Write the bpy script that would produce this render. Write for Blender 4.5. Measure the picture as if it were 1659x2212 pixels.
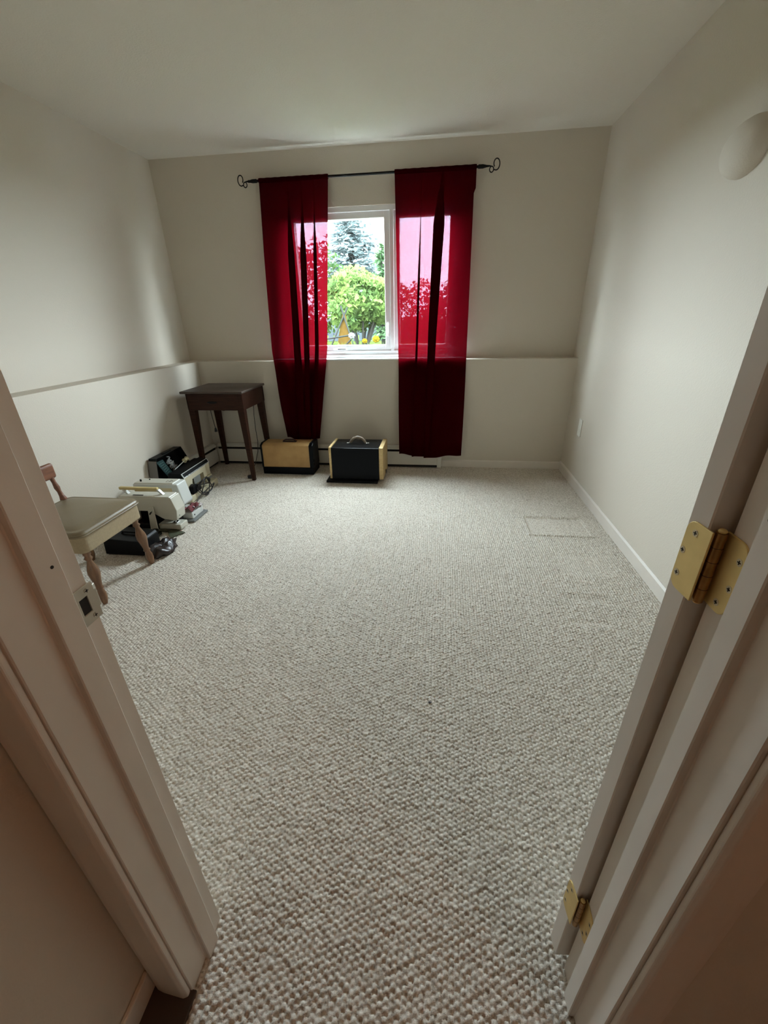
import bpy, bmesh, math, random
import numpy as np
from mathutils import Vector, Matrix, Euler
random.seed(7); RNG = np.random.default_rng(7)
S = bpy.context.scene
for o in list(bpy.data.objects): bpy.data.objects.remove(o)
COL = S.collection
PI = math.pi
# ------------------------------------------------------------------ camera
F_PX, PITCH, ROLL, YAW, CAM_H = 888.5275, 0.4443, -0.0228, -0.1325, 1.2441
cam = bpy.data.cameras.new('camera'); cam_o = bpy.data.objects.new('camera', cam); COL.objects.link(cam_o)
cyw, syw, cp, sp = math.cos(YAW), math.sin(YAW), math.cos(PITCH), math.sin(PITCH)
fw = Vector((syw*cp, cyw*cp, -sp)); rt = Vector((cyw, -syw, 0)); up = rt.cross(fw)
r2 = math.cos(ROLL)*rt + math.sin(ROLL)*up; u2 = -math.sin(ROLL)*rt + math.cos(ROLL)*up
M = Matrix((r2, u2, -fw)).transposed().to_4x4(); M.translation = (0, 0, CAM_H)
cam_o.matrix_world = M
cam.sensor_fit = 'HORIZONTAL'; cam.sensor_width = 36; cam.lens = F_PX/1659*36; cam.clip_start = 0.02
S.camera = cam_o
# ------------------------------------------------------------------ light
SKY = 57.0
HALL = 3.4
w = bpy.data.worlds.new('sky'); S.world = w; w.use_nodes = True
bg = w.node_tree.nodes['Background']; bg.inputs[0].default_value = (0.87, 1.0, 1.10, 1); bg.inputs[1].default_value = SKY
def area(name, loc, rot, sx, sy, energy, color, portal=False):
    l = bpy.data.lights.new(name, 'AREA'); l.shape = 'RECTANGLE'; l.size = sx; l.size_y = sy; l.energy = energy; l.color = color
    o = bpy.data.objects.new(name, l); COL.objects.link(o); o.location = loc; o.rotation_euler = rot
    if portal: l.cycles.is_portal = True
    return o
area('window_portal', (-0.55, 3.86, 1.47), (-PI/2, 0, 0), 1.36, 1.08, 1, (1, 1, 1), True)
S.view_settings.view_transform = 'Standard'; S.view_settings.look = 'None'
S.view_settings.gamma = 1; S.view_settings.use_curve_mapping = False
S.view_settings.exposure = 0.56
S.cycles.max_bounces = 16; S.cycles.diffuse_bounces = 10; S.cycles.transparent_max_bounces = 24; S.cycles.transmission_bounces = 8
# ------------------------------------------------------------------ materials
def nodes(name):
    m = bpy.data.materials.new(name); m.use_nodes = True
    nt = m.node_tree; return m, nt, nt.nodes['Principled BSDF'], nt.nodes['Material Output']
def mat(name, col, rough=.6, metal=0., var=0., vscale=8., bump=0., bscale=200., col2=None, spec=.5, stretch=None, detail=4, coat=0.):
    m, nt, p, out = nodes(name)
    p.inputs['Roughness'].default_value = rough; p.inputs['Metallic'].default_value = metal
    p.inputs['Specular IOR Level'].default_value = spec; p.inputs['Coat Weight'].default_value = coat
    p.inputs['Base Color'].default_value = (*col, 1)
    if var or col2 or bump:
        tc = nt.nodes.new('ShaderNodeTexCoord'); mp = nt.nodes.new('ShaderNodeMapping')
        nt.links.new(tc.outputs['Object'], mp.inputs[0])
        if stretch: mp.inputs['Scale'].default_value = stretch
    if var or col2:
        n = nt.nodes.new('ShaderNodeTexNoise'); n.inputs['Scale'].default_value = vscale; n.inputs['Detail'].default_value = detail
        nt.links.new(mp.outputs[0], n.inputs['Vector'])
        mx = nt.nodes.new('ShaderNodeMix'); mx.data_type = 'RGBA'
        c2 = col2 or tuple(max(0, c*(1-var)) for c in col)
        mx.inputs[6].default_value = (*col, 1); mx.inputs[7].default_value = (*c2, 1)
        rp = nt.nodes.new('ShaderNodeMapRange'); rp.inputs[1].default_value = .35; rp.inputs[2].default_value = .65
        nt.links.new(n.outputs[0], rp.inputs[0]); nt.links.new(rp.outputs[0], mx.inputs[0]); nt.links.new(mx.outputs[2], p.inputs['Base Color'])
    if bump:
        n2 = nt.nodes.new('ShaderNodeTexNoise'); n2.inputs['Scale'].default_value = bscale; n2.inputs['Detail'].default_value = 3
        nt.links.new(mp.outputs[0], n2.inputs['Vector'])
        b = nt.nodes.new('ShaderNodeBump'); b.inputs['Strength'].default_value = bump; b.inputs['Distance'].default_value = .004
        nt.links.new(n2.outputs[0], b.inputs['Height']); nt.links.new(b.outputs[0], p.inputs['Normal'])
    return m
WALL = mat('wall_paint', (.605, .550, .468), .75, bump=.25, bscale=160, spec=.3)
CEIL = mat('ceiling_texture', (.71, .665, .59), .9, bump=.6, bscale=110, spec=.2)
TRIM = mat('trim_paint', (.70, .645, .58), .5, var=.06, vscale=6, bump=.06, bscale=60, spec=.4)
VINYL = mat('window_vinyl', (.86, .87, .87), .35)
HEAT = mat('heater_enamel', (.64, .61, .54), .45, var=.08, vscale=4)
BLACK = mat('black_plastic', (.006, .006, .0065), .4, bump=.05, bscale=300, spec=.12)
BLACKV = mat('black_vinyl', (.003, .0036, .005), .3, bump=.06, bscale=420, spec=.09)
DARKGAP = mat('dark_slot', (.012, .009, .008), .8)
WOOD = mat('dark_walnut', (.040, .015, .008), .42, col2=(.022, .0085, .005), vscale=9, stretch=(1, 14, 14), spec=.12)
WOODTOP = mat('worn_walnut_top', (.060, .037, .024), .55, col2=(.036, .021, .013), vscale=7, stretch=(2, 14, 14))
MAPLE = mat('turned_maple', (.20, .100, .046), .35, col2=(.135, .064, .030), vscale=10, stretch=(8, 8, 1.5), coat=.2)
REDWOOD = mat('reddish_wood', (.22, .085, .042), .4, col2=(.15, .055, .028), vscale=9, stretch=(8, 1.5, 8), coat=.2)
SEATV = mat('beige_vinyl', (.20, .152, .088), .42, var=.12, vscale=5, bump=.12, bscale=260)
SKIRT = mat('woven_cream', (.35, .27, .16), .6, bump=.35, bscale=330, var=.12, vscale=90)
BRASS = mat('brass_plate', (.80, .61, .26), .46, metal=.55, var=.1, vscale=30)
BRASSD = mat('aged_brass', (.42, .23, .08), .33, metal=.8, var=.4, vscale=50)
STEEL = mat('painted_steel', (.50, .47, .39), .42, metal=.25, var=.15, vscale=25)
CHROME = mat('chrome', (.75, .75, .75), .15, metal=1.)
SCREW = mat('screw_brass', (.62, .52, .34), .4, metal=.4)
IRON = mat('black_iron', (.008, .007, .0065), .5, spec=.15)
MACHW = mat('white_enamel', (.54, .52, .44), .35, var=.05, vscale=8)
MACHY = mat('yellowed_enamel', (.60, .52, .34), .4, col2=(.52, .37, .15), vscale=5)
MACHG = mat('cool_white_enamel', (.56, .57, .54), .32)
CREAM = mat('cream_enamel', (.62, .555, .39), .4, var=.08, vscale=9)
HANDLEY = mat('ivory_handle', (.56, .44, .19), .42, var=.12, vscale=12)
GREYP = mat('grey_plastic', (.17, .175, .17), .5)
GREYM = mat('grey_metal', (.33, .34, .32), .35, metal=.4)
LIDG = mat('black_case_shell', (.006, .0065, .007), .5, bump=.2, bscale=350, spec=.12)
LIDLIT = mat('lit_case_side', (.17, .155, .14), .6, bump=.2, bscale=300)  # grey stands in for light falling on the black lid's near side
TEAL = mat('teal_paper', (.022, .075, .075), .55, var=.4, vscale=40)
PRINT = mat('pale_print', (.16, .27, .26), .6)
CORDG = mat('grey_cord', (.36, .38, .38), .5)
CORDB = mat('black_cord', (.016, .012, .012), .4)
CLOTH = mat('dusty_rose_cloth', (.30, .085, .095), .85, var=.15, vscale=30)
CLOTHW = mat('white_cloth', (.68, .62, .62), .85)
BAG = mat('brown_plastic_film', (.013, .008, .008), .34, col2=(.030, .018, .015), vscale=22, bump=.3, bscale=40)
GREENB = mat('olive_plate', (.075, .080, .050), .45)
TAN = mat('tan_board', (.47, .285, .105), .55, col2=(.36, .20, .066), vscale=7, detail=8)
PLY = mat('pale_plywood', (.62, .455, .215), .5, col2=(.52, .36, .15), vscale=6, stretch=(6, 2, 12))
TAUPEH = mat('tan_handle', (.24, .19, .145), .45)
SPOOL = mat('cream_spool', (.62, .54, .33), .5)
FIXT = mat('frosted_dome', (.60, .61, .56), .5)
PLATEW = mat('outlet_plastic', (.74, .72, .66), .4)
DKBROWN = mat('dark_brown', (.055, .034, .024), .5)

def curtain_mat():
    # loosely woven voile: light passes straight through the weave gaps, spreads a little inside the thread, and scatters a little
    m = bpy.data.materials.new('sheer_red_curtain'); m.use_nodes = True; nt = m.node_tree; N = nt.nodes; Lk = nt.links
    N.remove(N['Principled BSDF']); out = N['Material Output']
    def sh(t, col, **k):
        n_ = N.new(t); n_.inputs[0].default_value = (*col, 1)
        for q, v in k.items(): n_.inputs[q].default_value = v
        return n_
    d = sh('ShaderNodeBsdfDiffuse', (.065, .0010, .0035)); t = sh('ShaderNodeBsdfTranslucent', (.105, .0009, .0036))
    f = sh('ShaderNodeBsdfRefraction', (.010, .0003, .0012), Roughness=.8, IOR=1.12); tr = sh('ShaderNodeBsdfTransparent', (.86, .80, 1))
    a = N.new('ShaderNodeMixShader'); b = N.new('ShaderNodeMixShader'); c = N.new('ShaderNodeMixShader')
    a.inputs[0].default_value = .35; b.inputs[0].default_value = .42
    Lk.new(d.outputs[0], a.inputs[1]); Lk.new(t.outputs[0], a.inputs[2]); Lk.new(a.outputs[0], b.inputs[1]); Lk.new(f.outputs[0], b.inputs[2])
    tc = N.new('ShaderNodeTexCoord'); mp = N.new('ShaderNodeMapping'); mp.inputs['Scale'].default_value = (60, 60, 500)
    n = N.new('ShaderNodeTexNoise'); n.inputs['Scale'].default_value = 1.; n.inputs['Detail'].default_value = 3
    r = N.new('ShaderNodeMapRange'); r.inputs[1].default_value = .3; r.inputs[2].default_value = .7; r.inputs[3].default_value = .0085; r.inputs[4].default_value = .0135
    Lk.new(tc.outputs['Object'], mp.inputs[0]); Lk.new(mp.outputs[0], n.inputs['Vector']); Lk.new(n.outputs[0], r.inputs[0])
    Lk.new(r.outputs[0], c.inputs[0]); Lk.new(b.outputs[0], c.inputs[1]); Lk.new(tr.outputs[0], c.inputs[2])
    Lk.new(c.outputs[0], out.inputs[0]); return m
CURT = curtain_mat()
def glass_mat():
    m = bpy.data.materials.new('window_glass'); m.use_nodes = True; nt = m.node_tree; N = nt.nodes
    N.remove(N['Principled BSDF'])
    g = N.new('ShaderNodeBsdfGlossy'); g.inputs['Roughness'].default_value = .02
    t = N.new('ShaderNodeBsdfTransparent'); t.inputs[0].default_value = (.95, .97, .96, 1)
    mx = N.new('ShaderNodeMixShader'); mx.inputs[0].default_value = .05
    nt.links.new(t.outputs[0], mx.inputs[1]); nt.links.new(g.outputs[0], mx.inputs[2]); nt.links.new(mx.outputs[0], N['Material Output'].inputs[0])
    return m
GLASS = glass_mat()
def leaf_mat(name, c1, c2, trans=.4):
    m = bpy.data.materials.new(name); m.use_nodes = True; nt = m.node_tree; N = nt.nodes; Lk = nt.links
    N.remove(N['Principled BSDF'])
    tc = N.new('ShaderNodeTexCoord'); n = N.new('ShaderNodeTexNoise'); n.inputs['Scale'].default_value = 4.; n.inputs['Detail'].default_value = 6
    Lk.new(tc.outputs['Object'], n.inputs['Vector'])
    r = N.new('ShaderNodeMapRange'); r.inputs[1].default_value = .35; r.inputs[2].default_value = .65; Lk.new(n.outputs[0], r.inputs[0])
    mx = N.new('ShaderNodeMix'); mx.data_type = 'RGBA'; mx.inputs[6].default_value = (*c1, 1); mx.inputs[7].default_value = (*c2, 1)
    Lk.new(r.outputs[0], mx.inputs[0])
    d = N.new('ShaderNodeBsdfDiffuse'); t = N.new('ShaderNodeBsdfTranslucent'); s = N.new('ShaderNodeMixShader'); s.inputs[0].default_value = trans
    Lk.new(mx.outputs[2], d.inputs[0]); Lk.new(mx.outputs[2], t.inputs[0])
    Lk.new(d.outputs[0], s.inputs[1]); Lk.new(t.outputs[0], s.inputs[2]); Lk.new(s.outputs[0], N['Material Output'].inputs[0])
    return m
LEAF = leaf_mat('bright_leaf', (.058, .088, .022), (.038, .068, .022))
LEAFD = leaf_mat('hedge_leaf', (.020, .036, .011), (.012, .026, .010))
SPRUCE = leaf_mat('spruce_needles', (.080, .100, .100), (.062, .080, .081), .2)
CONIF = leaf_mat('green_conifer', (.045, .078, .036), (.032, .062, .028), .2)
BARK = mat('bark', (.014, .0135, .012), .9, spec=0)
GRASS = mat('lawn', (.018, .028, .007), .9, spec=0, var=.4, vscale=6)
CEDAR = mat('cedar_boards', (.032, .0185, .0045), .8, spec=0, var=.25, vscale=20)
POLE = mat('grey_poles', (.011, .012, .011), .8, spec=0)
FENCEW = mat('pale_fence', (.024, .030, .033), .7, spec=0)
YELLOWF = mat('yellow_petals', (.055, .040, .003), .7, spec=0)
PALEF = mat('white_petals', (.055, .055, .05), .7, spec=0)

# ------------------------------------------------------------------ mesh builder
ORG = {}
class MB:
    def __init__(s): s.bm = bmesh.new()
    def _add(s, t, smooth=False):
        if smooth:
            for f in t.faces: f.smooth = True
        me = bpy.data.meshes.new('t'); t.to_mesh(me); t.free(); s.bm.from_mesh(me); bpy.data.meshes.remove(me); return s
    def hexa(s, P, bevel=0., seg=2, smooth=False):
        t = bmesh.new(); v = [t.verts.new(p) for p in P]
        for q in ((0, 3, 2, 1), (4, 5, 6, 7), (0, 1, 5, 4), (1, 2, 6, 5), (2, 3, 7, 6), (3, 0, 4, 7)): t.faces.new([v[i] for i in q])
        bmesh.ops.recalc_face_normals(t, faces=t.faces)
        if bevel: bmesh.ops.bevel(t, geom=list(t.edges), offset=bevel, segments=seg, affect='EDGES', profile=.5)
        return s._add(t, smooth)
    def box(s, a, b, bevel=0., seg=2, rz=0., c=None):
        x0, y0, z0 = a; x1, y1, z1 = b
        P = [(x0, y0, z0), (x1, y0, z0), (x1, y1, z0), (x0, y1, z0), (x0, y0, z1), (x1, y0, z1), (x1, y1, z1), (x0, y1, z1)]
        if rz:
            cx, cy = c or ((x0+x1)/2, (y0+y1)/2); co, si = math.cos(rz), math.sin(rz)
            P = [(cx+(p[0]-cx)*co-(p[1]-cy)*si, cy+(p[0]-cx)*si+(p[1]-cy)*co, p[2]) for p in P]
        return s.hexa(P, bevel, seg)
    def prism(s, pts, ax, a0, a1, bevel=0., seg=2, fn=None):
        # pts in the two remaining axes, in order x<y<z
        def mk(p, a):
            q = {'x': (a, p[0], p[1]), 'y': (p[0], a, p[1]), 'z': (p[0], p[1], a)}[ax]
            return fn(q) if fn else q
        t = bmesh.new(); A = [t.verts.new(mk(p, a0)) for p in pts]; B = [t.verts.new(mk(p, a1)) for p in pts]; n = len(pts)
        t.faces.new(A[::-1]); t.faces.new(B)
        for i in range(n): t.faces.new((A[i], A[(i+1) % n], B[(i+1) % n], B[i]))
        bmesh.ops.recalc_face_normals(t, faces=t.faces)
        if bevel: bmesh.ops.bevel(t, geom=list(t.edges), offset=bevel, segments=seg, affect='EDGES', profile=.5)
        return s._add(t)
    def tube(s, pts, r, n=8, closed=False, cap=True):
        pts = [Vector(p) for p in pts]; N = len(pts); rr = r if isinstance(r, (list, tuple)) else [r]*N
        t = bmesh.new(); rings = []; ref = None
        for i, p in enumerate(pts):
            a = pts[i-1] if (i > 0 or closed) else p; b = pts[(i+1) % N] if (i < N-1 or closed) else p
            d = (b-a).normalized() if (b-a).length > 1e-9 else Vector((0, 0, 1))
            if ref is None: ref = Vector((0, 0, 1)) if abs(d.z) < .9 else Vector((1, 0, 0))
            u = (ref - d*ref.dot(d)).normalized(); ref = u; v = d.cross(u)
            rings.append([t.verts.new(p+u*math.cos(2*PI*k/n)*rr[i]+v*math.sin(2*PI*k/n)*rr[i]) for k in range(n)])
        for i in range(N if closed else N-1):
            A, B = rings[i], rings[(i+1) % N]
            for k in range(n): t.faces.new((A[k], A[(k+1) % n], B[(k+1) % n], B[k]))
        if not closed and cap:
            for f_ in (t.faces.new(rings[0][::-1]), t.faces.new(rings[-1])):
                for e_ in f_.edges: e_.smooth = False
        bmesh.ops.recalc_face_normals(t, faces=t.faces)
        return s._add(t, True)
    def cyl(s, p0, p1, r0, r1=None, n=16):
        return s.tube([p0, p1], [r0, r0 if r1 is None else r1], n)._flatcaps() if False else s.tube([p0, p1], [r0, r0 if r1 is None else r1], n)
    def lathe(s, prof, p0, p1, n=18):
        # prof: (radius, fraction along p0->p1)
        p0, p1 = Vector(p0), Vector(p1)
        return s.tube([p0.lerp(p1, q) for r, q in prof], [r for r, q in prof], n)
    def ell(s, c, r, nu=20, nv=12, rot=None):
        t = bmesh.new(); bmesh.ops.create_uvsphere(t, u_segments=nu, v_segments=nv, radius=1)
        m = Matrix.Translation(c) @ (rot.to_matrix().to_4x4() if rot else Matrix()) @ Matrix.Diagonal((*r, 1))
        t.transform(m); return s._add(t, True)
    def grid(s, fn, nu, nv, smooth=True, thick=0.):
        t = bmesh.new(); V = [[t.verts.new(fn(i/nu, j/nv)) for j in range(nv+1)] for i in range(nu+1)]
        for i in range(nu):
            for j in range(nv): t.faces.new((V[i][j], V[i+1][j], V[i+1][j+1], V[i][j+1]))
        if thick: bmesh.ops.solidify(t, geom=list(t.faces), thickness=thick)
        return s._add(t, smooth)
    def build(s, name, m, parent=None, origin=None):
        org = Vector(ORG[parent.name]) if parent is not None else (Vector(origin) if origin else None)
        if org is None:
            xs = [v.co for v in s.bm.verts]
            lo = [min(v[i] for v in xs) for i in range(3)]; hi = [max(v[i] for v in xs) for i in range(3)]
            org = Vector(((lo[0]+hi[0])/2, (lo[1]+hi[1])/2, lo[2]))
        bmesh.ops.translate(s.bm, verts=s.bm.verts, vec=-org)
        me = bpy.data.meshes.new(name); s.bm.to_mesh(me); s.bm.free(); me.materials.append(m)
        o = bpy.data.objects.new(name, me); COL.objects.link(o)
        if parent is not None: o.parent = parent
        else: o.location = org
        ORG[o.name] = tuple(org); return o
def box(a, b, bevel=0., **k): return MB().box(a, b, bevel, **k)
def thing(name, label, cat, loc, group=None):
    o = bpy.data.objects.new(name, None); COL.objects.link(o); o.empty_display_size = .05
    o.location = loc; ORG[o.name] = tuple(loc); return tag(o, label, cat, group)
def tag(o, label=None, cat=None, group=None, kind=None):
    for k, v in (('label', label), ('category', cat), ('group', group), ('kind', kind)):
        if v: o[k] = v
    return o
def struct(mb, name, m, label=None, cat=None):
    return tag(mb.build(name, m), label, cat, kind='structure')
def copy_tree(o, parent=None):
    c = o.copy(); COL.objects.link(c); c.parent = parent
    for ch in [x for x in bpy.data.objects if x.parent is o]: copy_tree(ch, c)
    return c
def lerp(a, b, t): return a+(b-a)*t

# ------------------------------------------------------------------ room dimensions
H = 2.35
XL, XLL, XR = -2.2367, -2.0958, 1.084      # upper left wall, lower left wall, right wall
D, DL, LZ = 3.7129, 3.5826, .9161          # upper back wall, lower back wall, ledge height
Y0, Y1 = .287, .405                        # hall face and room face of the doorway wall
JL, JR = -.455, .305                       # jamb faces
WX0, WX1, WZ0, WZ1 = -1.235, .13, LZ, 1.995   # window opening

# ------------------------------------------------------------------ walls, ceiling
b = MB().box((XL-.2, Y0, 0), (XLL, DL, LZ)).box((XL-.2, Y0, LZ-.001), (XL, D+.2, H)); struct(b, 'wall_left', WALL, 'off-white left wall with a ledge at waist height', 'wall')
struct(MB().box((XR, Y0, 0), (XR+.12, D+.2, H)), 'wall_right', WALL, 'plain off-white wall to the right of the window', 'wall')
b = MB().box((XL-.2, DL, 0), (XR, D+.16, LZ)).box((XL-.2, D, LZ), (WX0, D+.16, H)).box((WX1, D, LZ), (XR+.12, D+.16, H)).box((WX0, D, WZ1), (WX1, D+.16, H))
struct(b, 'wall_back', WALL, 'off-white far wall with window and waist-high ledge', 'wall')
b = MB().box((XL-.2, Y0, 0), (JL-.02, Y1, H)).box((JR+.02, Y0, 0), (XR+.12, Y1, H)).box((JL-.02, Y0, 2.05), (JR+.02, Y1, H))
struct(b, 'wall_front', WALL, 'wall holding the open doorway', 'wall')
struct(MB().box((XL-.2, Y0-.05, H), (XR+.12, D+.2, H+.1)), 'ceiling', CEIL, 'textured white ceiling of the room', 'ceiling')
# hallway on the camera's side
struct(MB().box((-.665, -2.3, 0), (-.545, Y0, H)), 'wall_hall_left', WALL, 'hallway wall left of the doorway', 'wall')
struct(MB().box((1.0, -2.3, 0), (1.12, Y0, H)), 'wall_hall_right', WALL, 'hallway wall behind the camera on the right', 'wall')
struct(MB().box((-.665, -2.42, 0), (1.12, -2.3, H)), 'wall_hall_end', WALL, 'hallway end wall behind the camera', 'wall')
struct(MB().box((-.665, -2.42, H), (1.12, Y0-.05, H+.1)), 'ceiling_hall', CEIL, 'hallway ceiling', 'ceiling')
struct(MB().box((-.545, -2.3, 0), (-.535, Y0-.002, .07), .003), 'baseboard_hall', TRIM, 'short white baseboard in the hallway', 'baseboard')
hb = thing('ceiling_light', 'warm hallway ceiling light behind the camera', 'lamp', (.82, -.30, H))
MB().cyl((.82, -.30, H-.03), (.82, -.30, H), .13).build('base', TRIM, hb)

m, nt, p, out = nodes('warm_bulb'); p.inputs['Emission Color'].default_value = (1, .47, .26, 1); p.inputs['Emission Strength'].default_value = HALL/(PI*4*PI*.08**2)
p.inputs['Base Color'].default_value = (.8, .8, .8, 1)
MB().ell((.82, -.30, H-.115), (.08, .08, .08)).build('bulb', m, hb)
# ------------------------------------------------------------------ carpet: loops as real relief
def carpet():
    ys = [.10]
    while ys[-1] < DL+.01: ys.append(ys[-1] + (.0024 if ys[-1] < 1.0 else .0024+.0011*(ys[-1]-1.0)))
    ys = np.array(ys); xs = np.arange(XLL-.01, XR+.012, .003)
    X, Y = np.meshgrid(xs, ys)
    Xw = X + .004*np.sin(Y*5+1); Yw = Y + .004*np.sin(X*6)
    pa, pb = .0118, .0135
    h = np.zeros_like(X); c0 = np.round(Xw/pa)
    for dc in (-1, 0, 1):
        c = c0+dc; off = np.where(np.mod(c, 2) == 0, 0, .5)
        for dr in (0, 1):
            r = np.floor(Yw/pb-off)+dr
            k1 = np.sin(c*127.1+r*311.7)*43758.5453; j1 = k1-np.floor(k1)
            k2 = np.sin(c*269.5+r*183.3)*43758.5453; j2 = k2-np.floor(k2)
            k3 = np.sin(c*419.2+r*371.9)*43758.5453; j3 = k3-np.floor(k3)
            cx = c*pa+(j1-.5)*.0020; cy = (r+off)*pb+(j2-.5)*.0026
            d2 = ((Xw-cx)/.0064)**2+((Yw-cy)/.0074)**2
            h = np.maximum(h, (.0040+.0030*j3)*np.sqrt(np.clip(1-d2, 0, 1)))
    # furniture dents near the right wall
    def dent(x0, x1, y0, y1, dep, sk, soft=.012):
        xx = X - sk*(Y-y0)
        mx = np.clip((xx-x0)/soft, 0, 1)*np.clip((x1-xx)/soft, 0, 1); my = np.clip((Y-y0)/soft, 0, 1)*np.clip((y1-Y)/soft, 0, 1)
        return dep*mx*my
    pr = dent(.60, .97, 2.345, 2.585, 1, 0) + .45*dent(.66, .97, 1.9, 2.13, 1, 0, .03) + .5*dent(.63, .86, 1.66, 1.72, 1, 0, .02) + .5*dent(.62, .80, 1.50, 1.55, 1, 0, .02)
    z = h*(1-.62*np.clip(pr, 0, 1)) - .004*np.clip(pr, 0, 1)
    ridge = dent(.58, 1.0, 2.315, 2.345, .006, 0, .01)+dent(.60, .98, 2.585, 2.61, .003, 0, .01)+dent(.62, .86, 1.725, 1.76, .003, 0, .015)
    z = z + ridge + .0012*np.sin(X*4.1+Y*2.3)
    n, mcols = X.shape
    co = np.stack([X, Y, z], -1).reshape(-1, 3).astype(np.float32)
    idx = np.arange(n*mcols).reshape(n, mcols)
    q = np.stack([idx[:-1, :-1], idx[:-1, 1:], idx[1:, 1:], idx[1:, :-1]], -1).reshape(-1, 4).astype(np.int32)
    me = bpy.data.meshes.new('floor'); me.vertices.add(len(co)); me.vertices.foreach_set('co', co.ravel())
    me.loops.add(q.size); me.loops.foreach_set('vertex_index', q.ravel())
    me.polygons.add(len(q)); me.polygons.foreach_set('loop_start', np.arange(0, q.size, 4, dtype=np.int32))
    me.polygons.foreach_set('use_smooth', np.ones(len(q), bool)); me.update(calc_edges=True)
    return me
m, nt, p, out = nodes('berber_carpet')
p.inputs['Roughness'].default_value = .95; p.inputs['Specular IOR Level'].default_value = .1
tc = nt.nodes.new('ShaderNodeTexCoord'); n1 = nt.nodes.new('ShaderNodeTexNoise'); n1.inputs['Scale'].default_value = 130; n1.inputs['Detail'].default_value = 5
n2 = nt.nodes.new('ShaderNodeTexNoise'); n2.inputs['Scale'].default_value = 600; n2.inputs['Detail'].default_value = 3
n3 = nt.nodes.new('ShaderNodeTexNoise'); n3.inputs['Scale'].default_value = 5; n3.inputs['Detail'].default_value = 4
for n_ in (n1, n2, n3): nt.links.new(tc.outputs['Object'], n_.inputs['Vector'])
cr = nt.nodes.new('ShaderNodeValToRGB'); e = cr.color_ramp.elements
e[0].position = .30; e[0].color = (.37, .315, .26, 1); e[1].position = .68; e[1].color = (.80, .755, .68, 1)
e2 = e.new(.47); e2.color = (.64, .578, .495, 1)
nt.links.new(n1.outputs[0], cr.inputs[0])
mx = nt.nodes.new('ShaderNodeMix'); mx.data_type = 'RGBA'; mx.blend_type = 'MULTIPLY'; mx.inputs[0].default_value = .12
nt.links.new(cr.outputs[0], mx.inputs[6]); nt.links.new(n3.outputs[0], mx.inputs[7]); nt.links.new(mx.outputs[2], p.inputs['Base Color'])
bp = nt.nodes.new('ShaderNodeBump'); bp.inputs['Strength'].default_value = .7; bp.inputs['Distance'].default_value = .0015
nt.links.new(n2.outputs[0], bp.inputs['Height']); nt.links.new(bp.outputs[0], p.inputs['Normal'])
CARPET = m
me = carpet(); me.materials.append(CARPET)
fo = bpy.data.objects.new('floor', me); COL.objects.link(fo); tag(fo, 'beige looped carpet covering the floor', 'carpet', kind='structure')
struct(MB().box((XL, Y0-.6, -.12), (XR+.1, D, -.02)), 'floor_slab', DKBROWN, 'slab under the carpet', 'floor')
struct(MB().box((-.545, -2.3, -.06), (1.0, .10, .0)), 'floor_hall', CARPET, 'hallway carpet', 'carpet')
struct(MB().box((-.545, .10, -.02), (-.447, Y0, .009), .002), 'dark_strip_hall', DKBROWN, 'dark brown strip beside the hallway baseboard', 'floor strip')  # flat dark brown strip laid along the foot of the baseboard

# ------------------------------------------------------------------ baseboards
def bb(pts, ax, a0, a1): return MB().prism(pts, ax, a0, a1)
struct(bb([(XR, 0), (XR-.012, 0), (XR-.012, .068), (XR-.004, .078), (XR, .078)], 'y', Y1, DL), 'baseboard_right', TRIM, 'white baseboard along the right wall', 'baseboard')
struct(bb([(DL, 0), (DL-.012, 0), (DL-.012, .058), (DL-.004, .068), (DL, .068)], 'x', .055, XR-.012), 'baseboard_back', TRIM, 'white baseboard right of the heater', 'baseboard')
struct(bb([(XLL, 0), (XLL+.012, 0), (XLL+.012, .058), (XLL+.004, .068), (XLL, .068)], 'y', Y1, 3.04), 'baseboard_left', TRIM, 'baseboard along the left wall behind the machines', 'baseboard')

# ------------------------------------------------------------------ doorway: jambs, casings, door
def jamb(poly, name, label):
    return struct(MB().prism(poly, 'z', 0, 2.05, .0015, 1), name, TRIM, label, 'door frame')
j1 = jamb([(JL-.02, Y0-.002), (JL, Y0-.002), (JL, .335), (JL+.011, .335), (JL+.011, .370), (JL, .370), (JL, Y1-.003), (JL-.02, Y1-.003)], 'trim_1', 'left door jamb with stop and strike plate')
j2 = jamb([(JR+.02, Y0-.002), (JR+.02, .411), (JR, .411), (JR, .3715), (JR-.011, .3715), (JR-.011, .341), (JR, .341), (JR, Y0-.002)], 'trim_2', 'right door jamb carrying the brass hinges')
struct(MB().box((JL-.02, Y0, 2.03), (JR+.02, Y1, 2.05)), 'trim_3', TRIM, 'head of the door frame', 'door frame')
def casing(x0, x1, y0, y1, name, label):
    pts = [(x0, y1), (x1, y1), (x1, y0+.004), (x1+(x0-x1)*.12, y0), (x0+(x1-x0)*.22, y0+.003), (x0, y0+.006)]
    return struct(MB().prism(pts, 'z', 0, 2.09, .002, 2), name, TRIM, label, 'door casing')
casing(-.528, JL-.004, .272, Y0-.002, 'trim_4', 'rounded door casing left of the opening')
casing(.372, JR+.005, .272, Y0-.002, 'trim_5', 'door casing at the right edge, in warm shade')
casing(.372, JR+.012, Y1+.010, Y1, 'trim_6', 'room side casing behind the open door')
for (x, y, z), par in (((JL+.0111, .358, .985), j1), ((JR-.0111, .362, 1.075), j2), ((JL+.0003, .31, 1.02), j1)):
    s_ = 1 if x < 0 else -1
    MB().cyl((x-.001*s_, y, z), (x+.0004*s_, y, z), .0022, n=10).build('nail_hole', DARKGAP, par)
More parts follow.
